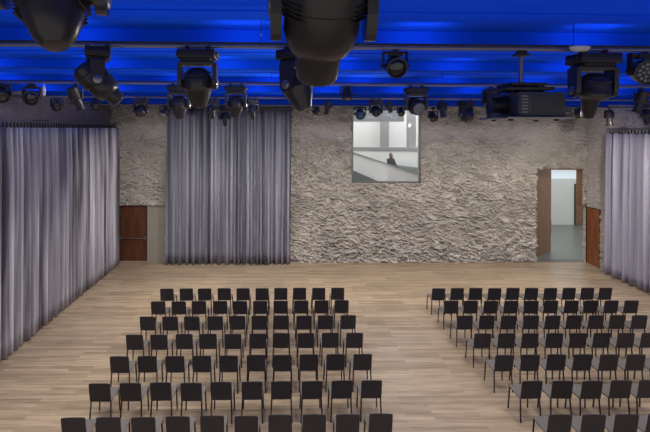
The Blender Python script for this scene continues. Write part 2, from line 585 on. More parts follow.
def make_person(loc, rz):
    root = empty('person', loc, rz)
    tag(root, 'person in dark coat standing behind the sloping white parapet outside the window', 'person')
    J = [  # joint position, radius, parent
        ((0, 0, 0.95), 0.145, None), ((0, 0, 1.15), 0.135, 0), ((0, -0.01, 1.36), 0.150, 1), ((0, -0.01, 1.47), 0.065, 2), ((0, -0.03, 1.56), 0.085, 3), ((0, -0.035, 1.63), 0.088, 4),
        ((0.17, 0, 1.40), 0.062, 2), ((0.25, -0.04, 1.14), 0.050, 6), ((0.15, -0.26, 1.10), 0.036, 7), ((0.11, -0.34, 1.11), 0.034, 8),
        ((-0.17, 0, 1.40), 0.062, 2), ((-0.25, -0.04, 1.14), 0.050, 10), ((-0.15, -0.26, 1.10), 0.036, 11), ((-0.11, -0.34, 1.11), 0.034, 12),
        ((0.09, 0, 0.86), 0.095, 0), ((0.10, -0.02, 0.48), 0.065, 14), ((0.10, 0.02, 0.09), 0.045, 15), ((0.11, -0.13, 0.04), 0.04, 16),
        ((-0.09, 0, 0.86), 0.095, 0), ((-0.10, -0.02, 0.48), 0.065, 18), ((-0.10, 0.02, 0.09), 0.045, 19), ((-0.11, -0.13, 0.04), 0.04, 20)]
    me = bpy.data.meshes.new('body')
    me.from_pydata([j[0] for j in J], [(i, j[2]) for i, j in enumerate(J) if j[2] is not None], [])
    o = bpy.data.objects.new('body', me)
    col.objects.link(o); o.parent = root
    me.materials.append(M['cloth'])
    sk = o.modifiers.new('skin', 'SKIN')
    for i, j in enumerate(J):
        me.skin_vertices[0].data[i].radius = (j[1], j[1])
        me.skin_vertices[0].data[i].use_root = (i == 0)
    sk.use_smooth_shade = True
    ss = o.modifiers.new('sub', 'SUBSURF'); ss.levels = 2; ss.render_levels = 2
    h = MB()
    hm_ = Matrix.Translation((0, -0.035, 1.61))
    h.lathe([(0.0, -0.115), (0.045, -0.11), (0.07, -0.06), (0.080, 0.0), (0.075, 0.05), (0.05, 0.09), (0, 0.105)], hm_, 18, 0.95, 1.12)
    h.lathe([(0, -0.02), (0.014, -0.015), (0.010, 0.03), (0, 0.04)], Matrix.Translation((0, -0.128, 1.60)), 8)
    h.box((0.079, -0.03, 1.61), (0.018, 0.03, 0.05), bevel=0.006); h.box((-0.079, -0.03, 1.61), (0.018, 0.03, 0.05), bevel=0.006)
    h.build('face', M['skin'], root, smooth=True)
    e = MB()
    e.lathe([(0, -0.008), (0.008, 0), (0, 0.008)], Matrix.Translation((0.03, -0.116, 1.625)), 8); e.lathe([(0, -0.008), (0.008, 0), (0, 0.008)], Matrix.Translation((-0.03, -0.116, 1.625)), 8)
    e.box((0, -0.113, 1.555), (0.04, 0.01, 0.008))
    e.build('eyes', M['dark'], root, smooth=True)
    k = MB()
    k.lathe([(0.086, -0.06), (0.096, 0.0), (0.090, 0.05), (0.06, 0.10), (0, 0.118)], Matrix.Translation((0, -0.005, 1.615)) @ Matrix.Rotation(R(-18), 4, 'X'), 18, 0.98, 1.05)
    k.build('hair', M['hair'], root, smooth=True)
    return root


make_person((head.x, 22.4, GZ), R(25))

# ------------------------------------------------------------------ curtains
def make_curtain(name, label, p0, p1, ztop, zbot, mat, seed, hooks, depth=0.10, wl=(0.17, 0.34), dark_top=None):
    """pleated cloth from p0 to p1 (floor plan points) hanging by hooks"""
    rnd = random.Random(seed)
    p0, p1 = Vector((p0[0], p0[1], 0)), Vector((p1[0], p1[1], 0))
    d = (p1 - p0); Ln = d.length; d.normalize()
    nrm = Vector((d.y, -d.x, 0))
    root = empty(name, (p0 + p1) / 2 + Vector((0, 0, zbot)))
    tag(root, label, 'curtain', 'grey velvet stage curtains')
    org = root.location
    # pleats of uneven width and depth
    s, ph = 0.0, 0.0
    knots = [(0.0, 0.0, 1.0)]
    while s < Ln:
        w = rnd.uniform(*wl)
        s += w; ph += 2 * PI
        knots.append((s, ph, rnd.uniform(0.78, 1.15)))
    def phase(t):
        for a, b in zip(knots, knots[1:]):
            if t <= b[0]:
                k = (t - a[0]) / (b[0] - a[0])
                return a[1] + (b[1] - a[1]) * k, a[2] + (b[2] - a[2]) * k
        return knots[-1][1], knots[-1][2]
    nu = int(Ln / 0.022); nv = 14
    bm = bmesh.new()
    rows = []
    for j in range(nv + 1):
        v = j / nv
        z = ztop + (zbot - ztop) * v
        row = []
        for i in range(nu + 1):
            t = Ln * i / nu
            tt = min(max(t + 0.015 * noise.noise(Vector((t * 1.2, v * 1.6, seed))) * v, 0), Ln)
            p, am = phase(tt)
            grow = 0.72 + 0.28 * min(1, v * 5)
            off = depth * am * grow * (0.9 * math.cos(p) + 0.30 * math.cos(2 * p) + 0.12 * math.cos(3 * p + 1.3 * math.sin(0.37 * p)))
            off += 0.016 * noise.noise(Vector((t * 0.9, v * 0.8, seed + 3.0)))
            side = 0.018 * math.sin(2 * p) * am
            q = p0 + d * (t + side) + nrm * off
            zz = z
            if j == nv:
                zz += 0.012 * noise.noise(Vector((t * 2, 0, seed)))
            row.append(bm.verts.new((q.x - org.x, q.y - org.y, zz - org.z)))
        rows.append(row)
    for a, b in zip(rows, rows[1:]):
        for i in range(nu):
            bm.faces.new((a[i], a[i + 1], b[i + 1], b[i]))
    me = bpy.data.meshes.new('fabric')
    bm.to_mesh(me); bm.free()
    me.materials.append(mat)
    for f in me.polygons:
        f.use_smooth = True
    uv = me.uv_layers.new(name='cloth')
    for f in me.polygons:
        for li, vi in zip(f.loop_indices, f.vertices):
            uv.data[li].uv = (Ln * (vi % (nu + 1)) / nu + seed * 3.1, me.vertices[vi].co.z)
    fo = bpy.data.objects.new('fabric', me)
    col.objects.link(fo); fo.parent = root
    so = fo.modifiers.new('thickness', 'SOLIDIFY'); so.thickness = 0.006
    if hooks:
        # stitched heading tape and the hooks above it
        hd = MB()
        hd.tube([p0 - org + Vector((0, 0, ztop - 0.01)), p1 - org + Vector((0, 0, ztop - 0.01))], 0.016, 6)
        hd.build('heading_tape', M['hook'], root)
        n = min(96, int(Ln / 0.15))
        first = None
        for i in range(n):
            q = p0 + d * (Ln * (i + 0.5) / n) - org
            if first is None:
                h = MB()
                h.box((0, 0, 0.055), (0.034, 0.034, 0.11), bevel=0.006, seg=1)
                h.tube([(0, 0, 0.10), (0, 0, 0.15)], 0.011, 6)
                first = h.build('hook', M['hook'], root)
                o = first
            else:
                o = first.copy(); col.objects.link(o); o.parent = root
            o.location = (q.x, q.y, ztop - org.z)
    return root


def make_track(label, p0, p1, z, wall_x):
    root = empty('curtain_track', ((p0[0] + p1[0]) / 2, (p0[1] + p1[1]) / 2, z))
    tag(root, label, 'curtain track')
    L_ = p1[1] - p0[1]
    MB().box((0, 0, 0.02), (0.07, L_, 0.045), bevel=0.005).build('rail', M['track'], root)
    n = 5
    dx = wall_x - root.location.x
    for i in range(n):
        MB().box((dx / 2, -L_ / 2 + L_ * (i + 0.5) / n, 0.055), (abs(dx) + 0.06, 0.05, 0.03), bevel=0.004).build('bracket', M['track'], root)


make_curtain('curtain', 'long grey curtain covering the side wall left of the chairs', (-6.92, 7.6), (-7.0, 18.26), 5.70, 0.03, M['curtain'], 11, True, depth=0.135, wl=(0.15, 0.29))
make_track('grey rail along the left wall carrying the long hooked curtain', (-6.96, 7.5), (-6.96, 18.30), 5.855, XL)
make_curtain('curtain', 'pale grey curtain on the right side wall beside the orange wooden door', (12.82, 16.87), (12.82, 11.0), 5.60, 0.03, M['curtain_pale'], 23, True, depth=0.11, wl=(0.24, 0.44))
make_track('grey rail on the right wall carrying the shorter hooked curtain', (12.82, 11.0), (12.82, 16.9), 5.755, XR)
c0, c1 = at(166.5, 263, 18.25), at(290.5, 263, 18.25)
make_curtain('curtain', 'slate grey curtain hanging on the end wall beside the crumpled concrete', (c0.x, 18.25), (c1.x, 18.25), 6.48, 0.03, M['curtain_mid'], 37, False, depth=0.14, wl=(0.13, 0.36))
t = MB().box(((c0.x + c1.x) / 2, 18.25, 6.62), (c1.x - c0.x + 0.1, 0.07, 0.26), bevel=0.004)
tag(t.build('curtain_track', M['dark']), 'dark ceiling rail above the slate curtain on the end wall', 'curtain track')

# ------------------------------------------------------------------ lighting bars
ZBAR = 6.495
BARS = {'balcony': 1.6, 'front': 4.2, 'second': 7.7, 'third': 11.2, 'back': 14.7}
for k, y in BARS.items():
    lab = {'balcony': 'grey lighting bar overhead, above the two largest lamps',
           'front': 'grey lighting bar that carries the projector pole and the sideways tilted lamp',
           'second': 'thin grey lighting bar next behind the one with the projector pole',
           'third': 'thin lighting bar carrying the small lamp with a broad square base before the window',
           'back': 'lighting bar nearest the end wall'}[k]
    root = empty('lighting_bar', ((XL + XR) / 2, y, ZBAR))
    tag(root, lab, 'lighting bar', 'lighting bars under the blue ceiling')
    hw = (XR - XL) / 2 - 0.12
    MB().tube([(-hw, 0, 0), (hw, 0, 0)], 0.019, 10).build('pipe', M['grey_metal'], root, smooth=True)
    MB().box((0, 0.03, 0.036), (hw * 2, 0.035, 0.016)).build('cable_duct', M['hook'], root)
    for i in range(7):
        x = -hw + 0.9 + i * (2 * hw - 1.8) / 6
        MB().tube([(x, 0, 0.02), (x, 0, ZC - ZBAR)], 0.004, 6).build('hanger', M['hook'], root)


# ------------------------------------------------------------------ lamps
def rot_to(d, pan=0.0):
    """matrix turning local +Z to direction d"""
    d = Vector(d).normalized()
    return d.to_track_quat('Z', 'Y').to_matrix().to_4x4()


HEADS = {
    # profile along the axis: back (negative) to front lens (positive)
    'snout': [(0.0, -0.17), (0.07, -0.163), (0.115, -0.13), (0.140, -0.08), (0.150, -0.01), (0.158, 0.0), (0.158, 0.035), (0.140, 0.06), (0.088, 0.085), (0.075, 0.14), (0.064, 0.21), (0.055, 0.27), (0.046, 0.275)],
    'taper': [(0.0, -0.17), (0.07, -0.163), (0.115, -0.13), (0.145, -0.07), (0.155, 0.0), (0.155, 0.04), (0.146, 0.05), (0.135, 0.10), (0.112, 0.16), (0.090, 0.21), (0.075, 0.25), (0.062, 0.255)],
    'barrel': [(0.0, -0.24), (0.10, -0.235), (0.145, -0.20), (0.160, -0.10), (0.160, 0.0), (0.150, 0.01), (0.152, 0.10), (0.140, 0.15), (0.115, 0.19), (0.096, 0.20), (0.090, 0.30), (0.080, 0.315)],
    'cowl': [(0.0, -0.245), (0.045, -0.235), (0.075, -0.20), (0.098, -0.14), (0.122, -0.06), (0.140, 0.02), (0.150, 0.10), (0.150, 0.16), (0.13, 0.18)],
    'short': [(0.0, -0.16), (0.09, -0.155), (0.135, -0.12), (0.150, -0.05), (0.150, 0.06), (0.140, 0.11), (0.120, 0.13), (0.118, 0.15)],
}


def moving_head(x, y, label, s=1.0, aim=(0, 0.15, -1), pan=0.0, head='snout', lens='lens', zp=-0.40, tail=0.07):
    """moving lamp: clamps on the bar, base box, yoke and a tilting head"""
    root = empty('moving_head_lamp', (x, y, ZBAR), R(pan))
    tag(root, label, 'stage light', 'stage lights on the ceiling bars')
    for sx in (-1, 1):
        c = MB()
        c.box((sx * 0.11 * s, 0, (-0.021 - 0.05 * s) / 2), (0.044, 0.056, 0.05 * s - 0.021), bevel=0.005)
        c.box((sx * 0.11 * s, -0.0225, -0.012), (0.04, 0.004, 0.03)).box((sx * 0.11 * s, 0.0225, -0.012), (0.04, 0.004, 0.03))
        c.build('mounting_clamp', M['dark'], root).rotation_euler.z = R(-pan)
    b = MB()
    b.box((0, 0, -0.095 * s), (0.40 * s, 0.26 * s, 0.10 * s), bevel=0.018 * s)
    b.box((0, 0, -0.152 * s), (0.30 * s, 0.22 * s, 0.03 * s), bevel=0.006 * s)
    for sx in (-1, 1):
        b.box((sx * 0.205 * s, 0, -0.095 * s), (0.03 * s, 0.16 * s, 0.05 * s), bevel=0.010 * s)
    b.build('base', M['dark'], root, smooth=True)
    zp = zp * s
    yk = MB()
    yk.box((0, 0, -0.185 * s), (0.36 * s, 0.16 * s, 0.05 * s), bevel=0.012 * s)
    yk.build('yoke', M['black'], root, smooth=True)
    for sx in (-1, 1):
        a = MB()
        pts = [(-0.075, 0.215), (0.075, 0.215), (0.070, 0.02)] + [(0.070 * math.cos(q), tail * math.sin(q)) for q in [R(-20 * k) for k in range(1, 9)]] + [(-0.070, 0.02)]
        a.prism([(px * s, pz * s) for px, pz in pts], 0.042 * s, Matrix.Translation((sx * 0.185 * s, 0, zp)) @ Matrix.Rotation(R(90), 4, 'Z'))
        ao = a.build('yoke_arm', M['black'], root)
        MB().lathe([(0.045 * s, -0.006), (0.045 * s, 0.004), (0.03 * s, 0.010), (0, 0.010)], Matrix.Translation((sx * 0.207 * s, 0, zp)) @ Matrix.Rotation(R(90 * sx), 4, 'Y'), 18).build('pivot_cap', M['grey_metal'], ao, smooth=True)
    T = Matrix.Translation((0, 0, zp)) @ rot_to(Matrix.Rotation(R(-pan), 3, 'Z') @ Vector(aim))
    prof = [(r * s, z * s) for r, z in HEADS[head]]
    h = MB()
    h.lathe(prof, T, 32)
    # cooling fins and a raised seam round the body
    for zz in ((-0.11, -0.07) if head != 'cowl' else (-0.05, 0.05)):
        rr = max(r for r, z in HEADS[head] if z <= zz + 0.06)
        h.lathe([(rr * s * 0.99, (zz - 0.008) * s), (rr * s * 1.02, zz * s), (rr * s * 0.99, (zz + 0.008) * s)], T, 32)
    h.tube([(-0.17 * s, 0, zp), (0.17 * s, 0, zp)], 0.035 * s, 12)
    ho = h.build('head', M['black'], root, smooth=True, angle=35)
    if s > 0.84:
        # raised vent louvres on both flanks and a small plate
        rr, zz = prof[4][0], prof[4][1]
        for a in (35, 145, 215, 325):
            v = MB()
            for q in range(4):
                v.box((rr * 0.985, 0, zz - 0.03 * s + q * 0.018 * s), (0.012 * s, 0.10 * s, 0.007 * s))
            vo = v.build('vent', M['dark'], ho)
            vo.matrix_local = T @ Matrix.Rotation(R(a), 4, 'Z')
    r, z = prof[-1]
    MB().lathe([(r * 0.93, z - 0.02), (r * 0.90, z + 0.004), (r * 0.5, z + 0.012 * s), (0, z + 0.016 * s)], T, 28).build('lens', M[lens], ho, smooth=True)
    return root


def par_can(x, y, label, s=1.0, aim=(0, -0.6, -0.8), drop=0.10, lens='lens', cells=False):
    """round lamp in a U bracket"""
    root = empty('par_lamp', (x, y, ZBAR))
    tag(root, label, 'stage light', 'stage lights on the ceiling bars')
    MB().box((0, 0, -0.042), (0.05, 0.06, 0.04), bevel=0.008).box((0, 0, -0.06), (0.17 * s, 0.09 * s, 0.05), bevel=0.01).build('mounting_clamp', M['dark'], root)
    ztop, zp = -drop, -drop - 0.16 * s
    yk = MB()
    yk.box((0, 0, ztop), (0.30 * s, 0.06 * s, 0.03 * s), bevel=0.006)
    yk.tube([(0, 0, -0.05), (0, 0, ztop)], 0.02, 8)
    for sx in (-1, 1):
        yk.box((sx * 0.143 * s, 0, (ztop + zp) / 2 - 0.01 * s), (0.018 * s, 0.07 * s, abs(zp - ztop) + 0.06 * s), bevel=0.005 * s)
        yk.tube([(sx * 0.10 * s, 0, zp), (sx * 0.172 * s, 0, zp)], 0.022 * s, 10)
    yk.build('bracket', M['dark'], root, smooth=True)
    T = Matrix.Translation((0, 0, zp)) @ rot_to(aim)
    h = MB()
    h.lathe([(0, -0.17 * s), (0.06 * s, -0.165 * s), (0.09 * s, -0.13 * s), (0.108 * s, -0.05 * s), (0.122 * s, 0.03 * s), (0.126 * s, 0.09 * s), (0.126 * s, 0.105 * s), (0.110 * s, 0.108 * s), (0.106 * s, 0.085 * s), (0, 0.080 * s)], T, 32)
    ho = h.build('can', M['black'], root, smooth=True)
    if cells:
        MB().lathe([(0.106 * s, 0.082 * s), (0.106 * s, 0.094 * s), (0, 0.094 * s)], T, 28).build('lens_plate', M['dark'], ho)
        spots = [(0, 0)] + [(0.042, k * 60) for k in range(6)] + [(0.082, k * 30 + 15) for k in range(12)]
        for r, a in spots:
            MB().lathe([(0.018 * s, 0.092 * s), (0.015 * s, 0.104 * s), (0, 0.108 * s)], T @ Matrix.Translation((r * s * math.cos(R(a)), r * s * math.sin(R(a)), 0)), 12).build('lens_cell', M['pale_lens'], ho, smooth=True)
    else:
        MB().lathe([(0.106 * s, 0.082 * s), (0.095 * s, 0.096 * s), (0.05 * s, 0.108 * s), (0, 0.112 * s)], T, 28).build('lens', M[lens], ho, smooth=True)
    return root


def profile_spot(x, y, label, s=1.0, aim=(0.1, 0.3, -0.9), drop=0.08):
    """small slim spotlight: hook, short stem, square body and tube"""
    root = empty('profile_spotlight', (x, y, ZBAR))
    tag(root, label, 'stage light', 'stage lights on the ceiling bars')
    MB().box((0, 0, -0.039), (0.05, 0.062, 0.036), bevel=0.008).tube([(0, 0, -0.04), (0, 0, -drop - 0.05 * s)], 0.013, 8).build('mounting_clamp', M['dark'], root)
    T = Matrix.Translation((0, 0, -drop - 0.14 * s)) @ rot_to(aim)
    h = MB()
    h.lathe([(0.075 * s, -0.15 * s), (0.085 * s, -0.14 * s), (0.085 * s, 0.02 * s), (0.065 * s, 0.04 * s), (0.060 * s, 0.18 * s), (0.072 * s, 0.185 * s), (0.072 * s, 0.21 * s), (0.060 * s, 0.21 * s)], T, 20)
    ho = h.build('body', M['black'], root, smooth=True)
    MB().lathe([(0.058 * s, 0.205 * s), (0.03 * s, 0.214 * s), (0, 0.216 * s)], T, 20).build('lens', M['lens'], ho, smooth=True)
    k = MB()
    for sx in (-1, 1):
        k.box((sx * 0.10 * s, 0, -drop - 0.10 * s), (0.012, 0.05 * s, 0.16 * s), bevel=0.003)
    k.box((0, 0, -drop - 0.025 * s), (0.212 * s, 0.05 * s, 0.014), bevel=0.003)
    k.build('bracket', M['dark'], root)
    return root


def bx(bar, px, py):
    return at(px, py, BARS[bar]).x


def hang_lamps():
    Y = BARS
    # the two big ones over the balcony
    moving_head(bx('balcony', 52, 20), Y['balcony'], 'very large smooth dark lamp cropped by the top left corner', 0.92, (-0.22, 0.30, 0.90), 12, 'cowl', zp=-0.335)
    moving_head(bx('balcony', 323, 20), Y['balcony'], 'very large dark moving lamp cropped by the top edge, barrel hanging down', 0.94, (-0.04, 0.5, -0.8), 0, 'barrel', zp=-0.36, tail=0.14)
    # front bar
    moving_head(bx('front', 98, 48), Y['front'], 'black moving lamp tilted sideways with grey yoke arm, left of the hanging front row', 0.86, (0.66, 0.28, -0.70), 112, 'barrel')
    moving_head(bx('front', 198, 48), Y['front'], 'black moving lamp pointing down above the left edge of the slate curtain', 0.90, (0.03, 0.25, -0.95), 0, 'taper')
    moving_head(bx('front', 297, 48), Y['front'], 'black moving lamp half hidden behind the very large central lamp', 0.95, (0.30, -0.20, -0.9), 55, 'taper')
    par_can(bx('front', 395, 48), Y['front'], 'round dark lamp facing the viewer above the window', 0.80, (0.05, -0.9, -0.35), 0.05)
    moving_head(bx('front', 593, 48), Y['front'], 'black moving lamp with domed head and snout right of the projector', 1.0, (0.0, 0.30, -0.95), 0, 'snout')
    par_can(bx('front', 644, 48), Y['front'], 'round lamp with many small pale lens cells at the right edge', 0.98, (-0.25, -0.9, -0.25), 0.05, cells=True)
    # second bar
    par_can(bx('second', 2, 84), Y['second'], 'round black lamp cut by the left edge above the long curtain', 0.95, (0.35, -0.6, -0.6), 0.06)
    par_can(bx('second', 32, 84), Y['second'], 'round black lamp with a bright glint in its lens above the long curtain', 1.0, (0.3, -0.9, -0.3), 0.10)
    profile_spot(bx('second', 76, 84), Y['second'], 'slim black spotlight on a short stem next to the tilted moving lamp', 1.15, (0.2, 0.4, -0.9))
    moving_head(bx('second', 179, 84), Y['second'], 'black moving lamp behind and left of the one above the slate curtain', 0.95, (0.08, 0.15, -0.95), 0, 'taper')
    moving_head(bx('second', 236, 84), Y['second'], 'black moving lamp in front of the middle of the slate curtain', 0.90, (-0.05, 0.15, -0.95), 0, 'taper')
    par_can(bx('second', 347, 84), Y['second'], 'small black lamp against the blue ceiling just left of the window', 0.80, (0.0, -0.25, -0.95), 0.05)
    moving_head(bx('second', 416, 84), Y['second'], 'moving lamp with a pale round lens above the right edge of the window', 0.95, (0.10, -0.80, -0.30), 0, 'short', 'pale_lens')
    profile_spot(bx('second', 491, 84), Y['second'], 'black spotlight close to the left side of the projector', 1.5, (0.0, -0.2, -0.95))
    profile_spot(bx('second', 641, 84), Y['second'], 'slim black spotlight below the round lamp with pale lens cells', 1.1, (-0.1, 0.3, -0.9))
    # third bar
    par_can(bx('third', 57, 97), Y['third'], 'small black lamp below the hanging white plug, above the long curtain', 1.0, (0.3, -0.8, -0.4), 0.06)
    par_can(bx('third', 96, 97), Y['third'], 'small black lamp just under the sideways tilted moving lamp', 0.85, (0.3, -0.7, -0.5), 0.08)
    moving_head(bx('third', 141, 97), Y['third'], 'small moving lamp above the bare concrete over the left wooden door', 0.88, (0.0, -0.7, -0.6), 0, 'short')
    moving_head(bx('third', 212, 97), Y['third'], 'small moving lamp hanging behind the snout above the slate curtain', 0.80, (0.1, 0.1, -0.95), 20, 'snout')
    moving_head(bx('third', 252, 97), Y['third'], 'small moving lamp right of the middle of the slate curtain', 0.82, (0.15, 0.2, -0.95), 30, 'snout')
    profile_spot(bx('third', 328, 97), Y['third'], 'thin black spotlight against the concrete left of the window', 0.95, (-0.2, 0.3, -0.9))
    moving_head(bx('third', 376, 97), Y['third'], 'small moving lamp in front of the top of the window, broad square base', 0.82, (0.0, -0.8, -0.45), 0, 'short')
    profile_spot(bx('third', 389, 97), Y['third'], 'thin black spotlight between two lamps in front of the window top', 0.8, (0.3, 0.1, -0.9))
    profile_spot(bx('third', 442, 97), Y['third'], 'black spotlight just right of the window', 1.2, (0.05, -0.3, -0.95))
    moving_head(bx('third', 466, 97), Y['third'], 'boxy black moving lamp between the window and the projector', 1.05, (0.35, -0.6, -0.7), 35, 'short')
    moving_head(bx('third', 646, 97), Y['third'], 'small moving lamp above the right curtain, cut by the right edge', 0.95, (-0.1, -0.2, -0.95), 0, 'snout')
    # bar nearest the end wall
    par_can(bx('back', 165, 105), Y['back'], 'small lamp with pale lens at the left top edge of the slate curtain', 1.15, (-0.5, -0.4, -0.8), 0.07, 'pale_lens')
    moving_head(bx('back', 225, 105), Y['back'], 'distant moving lamp in front of the slate curtain, left of its middle', 1.05, (0.0, 0.1, -0.95), 0, 'snout')
    par_can(bx('back', 316, 105), Y['back'], 'tiny black lamp against the concrete beside the thin spotlight', 0.8, (-0.3, 0.3, -0.9), 0.06)
    par_can(bx('back', 360, 105), Y['back'], 'small lamp with blue tinted lens over the left corner of the window', 1.3, (0.0, -0.85, -0.4), 0.06, 'blue_lens')
    par_can(bx('back', 401, 105), Y['back'], 'tiny black lamp left of the moving lamp with a pale lens', 0.9, (0.0, -0.6, -0.7), 0.06)
    par_can(bx('back', 433, 105), Y['back'], 'tiny black lamp below the pale lens, on the right window edge', 1.1, (0.1, -0.6, -0.7), 0.18)
    par_can(bx('back', 579, 105), Y['back'], 'tiny black lamp on the concrete left of the domed moving lamp', 1.0, (-0.2, -0.5, -0.8), 0.06)
    profile_spot(bx('back', 609, 105), Y['back'], 'black spotlight just right of the domed lamp snout', 1.5, (0.05, -0.1, -0.95), 0.10)


hang_lamps()

# projector on its pole
PX, PYY = at(521, 60, 4.2).x, BARS['front']
pr = empty('projector', (PX, PYY, ZBAR))
tag(pr, 'dark grey video projector hanging on a pole from the front bar', 'projector')
mpx = 4.2 / 433.0
MB().box((0, 0, -0.041), (0.09, 0.062, 0.04), bevel=0.008).box((0, 0, -0.06), (0.13, 0.10, 0.02), bevel=0.004).build('mounting_clamp', M['dark'], pr)
MB().tube([(0, 0, -0.06), (-0.004, 0, -0.36)], 0.020, 12).build('pole', M['grey_metal'], pr, smooth=True)
m = MB()
m.box((0.0, 0, -0.355), (0.34, 0.30, 0.025), bevel=0.005)
m.box((0.0, 0, -0.40), (0.46, 0.36, 0.03), bevel=0.006)
for sx in (-0.15, 0.0, 0.15):
    m.tube([(sx, -0.12, -0.36), (sx, -0.12, -0.43)], 0.012, 8); m.tube([(sx, 0.12, -0.36), (sx, 0.12, -0.43)], 0.012, 8)
m.build('mount_frame', M['dark'], pr, smooth=True)
cz = -0.43 - 0.12
MB().box((0.10, 0.06, cz), (0.45, 0.50, 0.235), bevel=0.018).build('casing', M['projector'], pr, smooth=True)
g = MB()
for k in range(9):
    g.box((0.155, -0.193, cz - 0.08 + k * 0.02), (0.30, 0.010, 0.007))
g.build('vent_grille', M['black'], pr)
g = MB()
for k in range(6):
    g.box((-0.07, -0.193, cz - 0.075 + k * 0.03), (0.055, 0.012, 0.010))
g.build('connector_panel', M['grey_metal'], pr)
ln = MB()
ln.lathe([(0.09, -0.02), (0.09, 0.05), (0.075, 0.06), (0.072, 0.15), (0.082, 0.155), (0.082, 0.18), (0.06, 0.175), (0, 0.168)], Matrix.Translation((-0.105, 0.05, cz)) @ Matrix.Rotation(R(-90), 4, 'Y'), 28)
ln.build('lens_barrel', M['dark'], pr, smooth=True)
tr = MB()
tr.box((0.04, 0.01, cz - 0.130), (0.62, 0.56, 0.018), bevel=0.003)
tr.build('tray', M['grey_metal'], pr)
for sx, sy in ((-0.16, -0.12), (0.28, -0.12), (-0.16, 0.22), (0.28, 0.22)):
    MB().lathe([(0.02, -0.02), (0.024, -0.015), (0.024, 0.0)], Matrix.Translation((sx, sy, cz - 0.134)), 12).build('foot', M['dark'], pr)

# small fittings on the bars
wd = empty('dome_fitting', (at(575.5, 46, 4.15).x, 4.09, ZBAR - 0.005))
tag(wd, 'white oval dome fitting on the front bar between projector and domed lamp', 'ceiling fitting')
MB().lathe([(0, -0.036), (0.05, -0.034), (0.085, -0.022), (0.104, 0.0), (0.100, 0.014), (0.06, 0.022), (0, 0.024)], None, 32, 1.0, 0.42).build('dome', M['white'], wd, smooth=True)
MB().box((0, 0.055, -0.005), (0.05, 0.064, 0.03), bevel=0.004).build('bracket', M['dark'], wd)
pg = empty('hanging_plug', (at(44, 90, BARS['second']).x, BARS['second'], ZBAR))
tag(pg, 'white plug hanging on a thin cable above the long curtain', 'cable plug')
MB().tube([(0, 0, -0.01), (0.0, 0, -0.07)], 0.006, 6).build('cable', M['white'], pg)
MB().lathe([(0.012, -0.06), (0.024, -0.08), (0.028, -0.14), (0.026, -0.22), (0.012, -0.235), (0, -0.235)], None, 14).build('plug', M['white'], pg, smooth=True)

# ------------------------------------------------------------------ chairs
def rounded(w, h, r, n=5):
    pts = []
    for cx, cy, a0 in ((w / 2 - r, h / 2 - r, 0), (-w / 2 + r, h / 2 - r, 90), (-w / 2 + r, -h / 2 + r, 180), (w / 2 - r, -h / 2 + r, 270)):
        for k in range(n + 1):
            a = R(a0 + 90 * k / n)
            pts.append((cx + r * math.cos(a), cy + r * math.sin(a)))
    return pts


def curved_pad(w, h, th, sag, place, nu=8, nv=6):
    """thin pad, w by h, gently hollow; place maps (u, v, d) to chair space"""
    m = MB()
    bm = m.bm
    def sheet(d):
        g = []
        for j in range(nv + 1):
            row = []
            for i in range(nu + 1):
                u, v = -1 + 2 * i / nu, -1 + 2 * j / nv
                # softly squared corners
                cu = u * w / 2 * (1 - 0.018 * abs(v) ** 10); cv = v * h / 2 * (1 - 0.018 * abs(u) ** 10)
                row.append(bm.verts.new(place(cu, cv, d + sag * (u * u - 0.4))))
            g.append(row)
        return g
    A, B = sheet(th / 2), sheet(-th / 2)
    for j in range(nv):
        for i in range(nu):
            bm.faces.new((A[j][i], A[j][i + 1], A[j + 1][i + 1], A[j + 1][i]))
            bm.faces.new((B[j][i], B[j + 1][i], B[j + 1][i + 1], B[j][i + 1]))
    for i in range(nu):
        bm.faces.new((A[0][i], B[0][i], B[0][i + 1], A[0][i + 1])); bm.faces.new((A[nv][i], A[nv][i + 1], B[nv][i + 1], B[nv][i]))
    for j in range(nv):
        bm.faces.new((A[j][0], A[j + 1][0], B[j + 1][0], B[j][0])); bm.faces.new((A[j][nu], B[j][nu], B[j + 1][nu], A[j + 1][nu]))
    return m


def make_chair():
    root = empty('chair')
    tl = math.atan2(0.06, 0.36)
    def back_place(u, v, d):
        z = 0.642 + v * math.cos(tl); y = -0.005 - v * math.sin(tl) + d
        return Vector((u, y, z))
    def seat_place(u, v, d):
        return Vector((u, 0.262 + v, 0.450 + 0.012 * (v / 0.2) + d))
    curved_pad(0.405, 0.41, 0.020, 0.010, seat_place).build('seat', M['chair_seat'], root, smooth=True)
    curved_pad(0.402, 0.388, 0.016, -0.010, back_place).build('backrest', M['chair_back'], root, smooth=True)
    fr = MB()
    for sx in (-1, 1):
        fr.tube([(sx * 0.188, 0.04, 0.432), (sx * 0.188, 0.43, 0.446)], 0.010, 6)
        fr.tube([(sx * 0.188, 0.04, 0.432), (sx * 0.182, 0.032, 0.50), (sx * 0.165, 0.018, 0.60)], 0.010, 6)
    fr.tube([(-0.188, 0.10, 0.434), (0.188, 0.10, 0.434)], 0.009, 6)
    fr.tube([(-0.188, 0.38, 0.444), (0.188, 0.38, 0.444)], 0.009, 6)
    fr.build('frame', M['chair_leg'], root, smooth=True)
    for sx in (-1, 1):
        MB().tube([(sx * 0.205, 0.0, 0.0), (sx * 0.188, 0.04, 0.436)], 0.015, 8).build('leg', M['chair_leg'], root, smooth=True)
        MB().tube([(sx * 0.205, 0.455, 0.0), (sx * 0.188, 0.43, 0.450)], 0.015, 8).build('leg', M['chair_leg'], root, smooth=True)
    return root


def copy_tree(o, parent=None):
    c = o.copy()
    col.objects.link(c)
    if parent is not None:
        c.parent = parent
    for ch in list(o.children):
        copy_tree(ch, c)
    return c


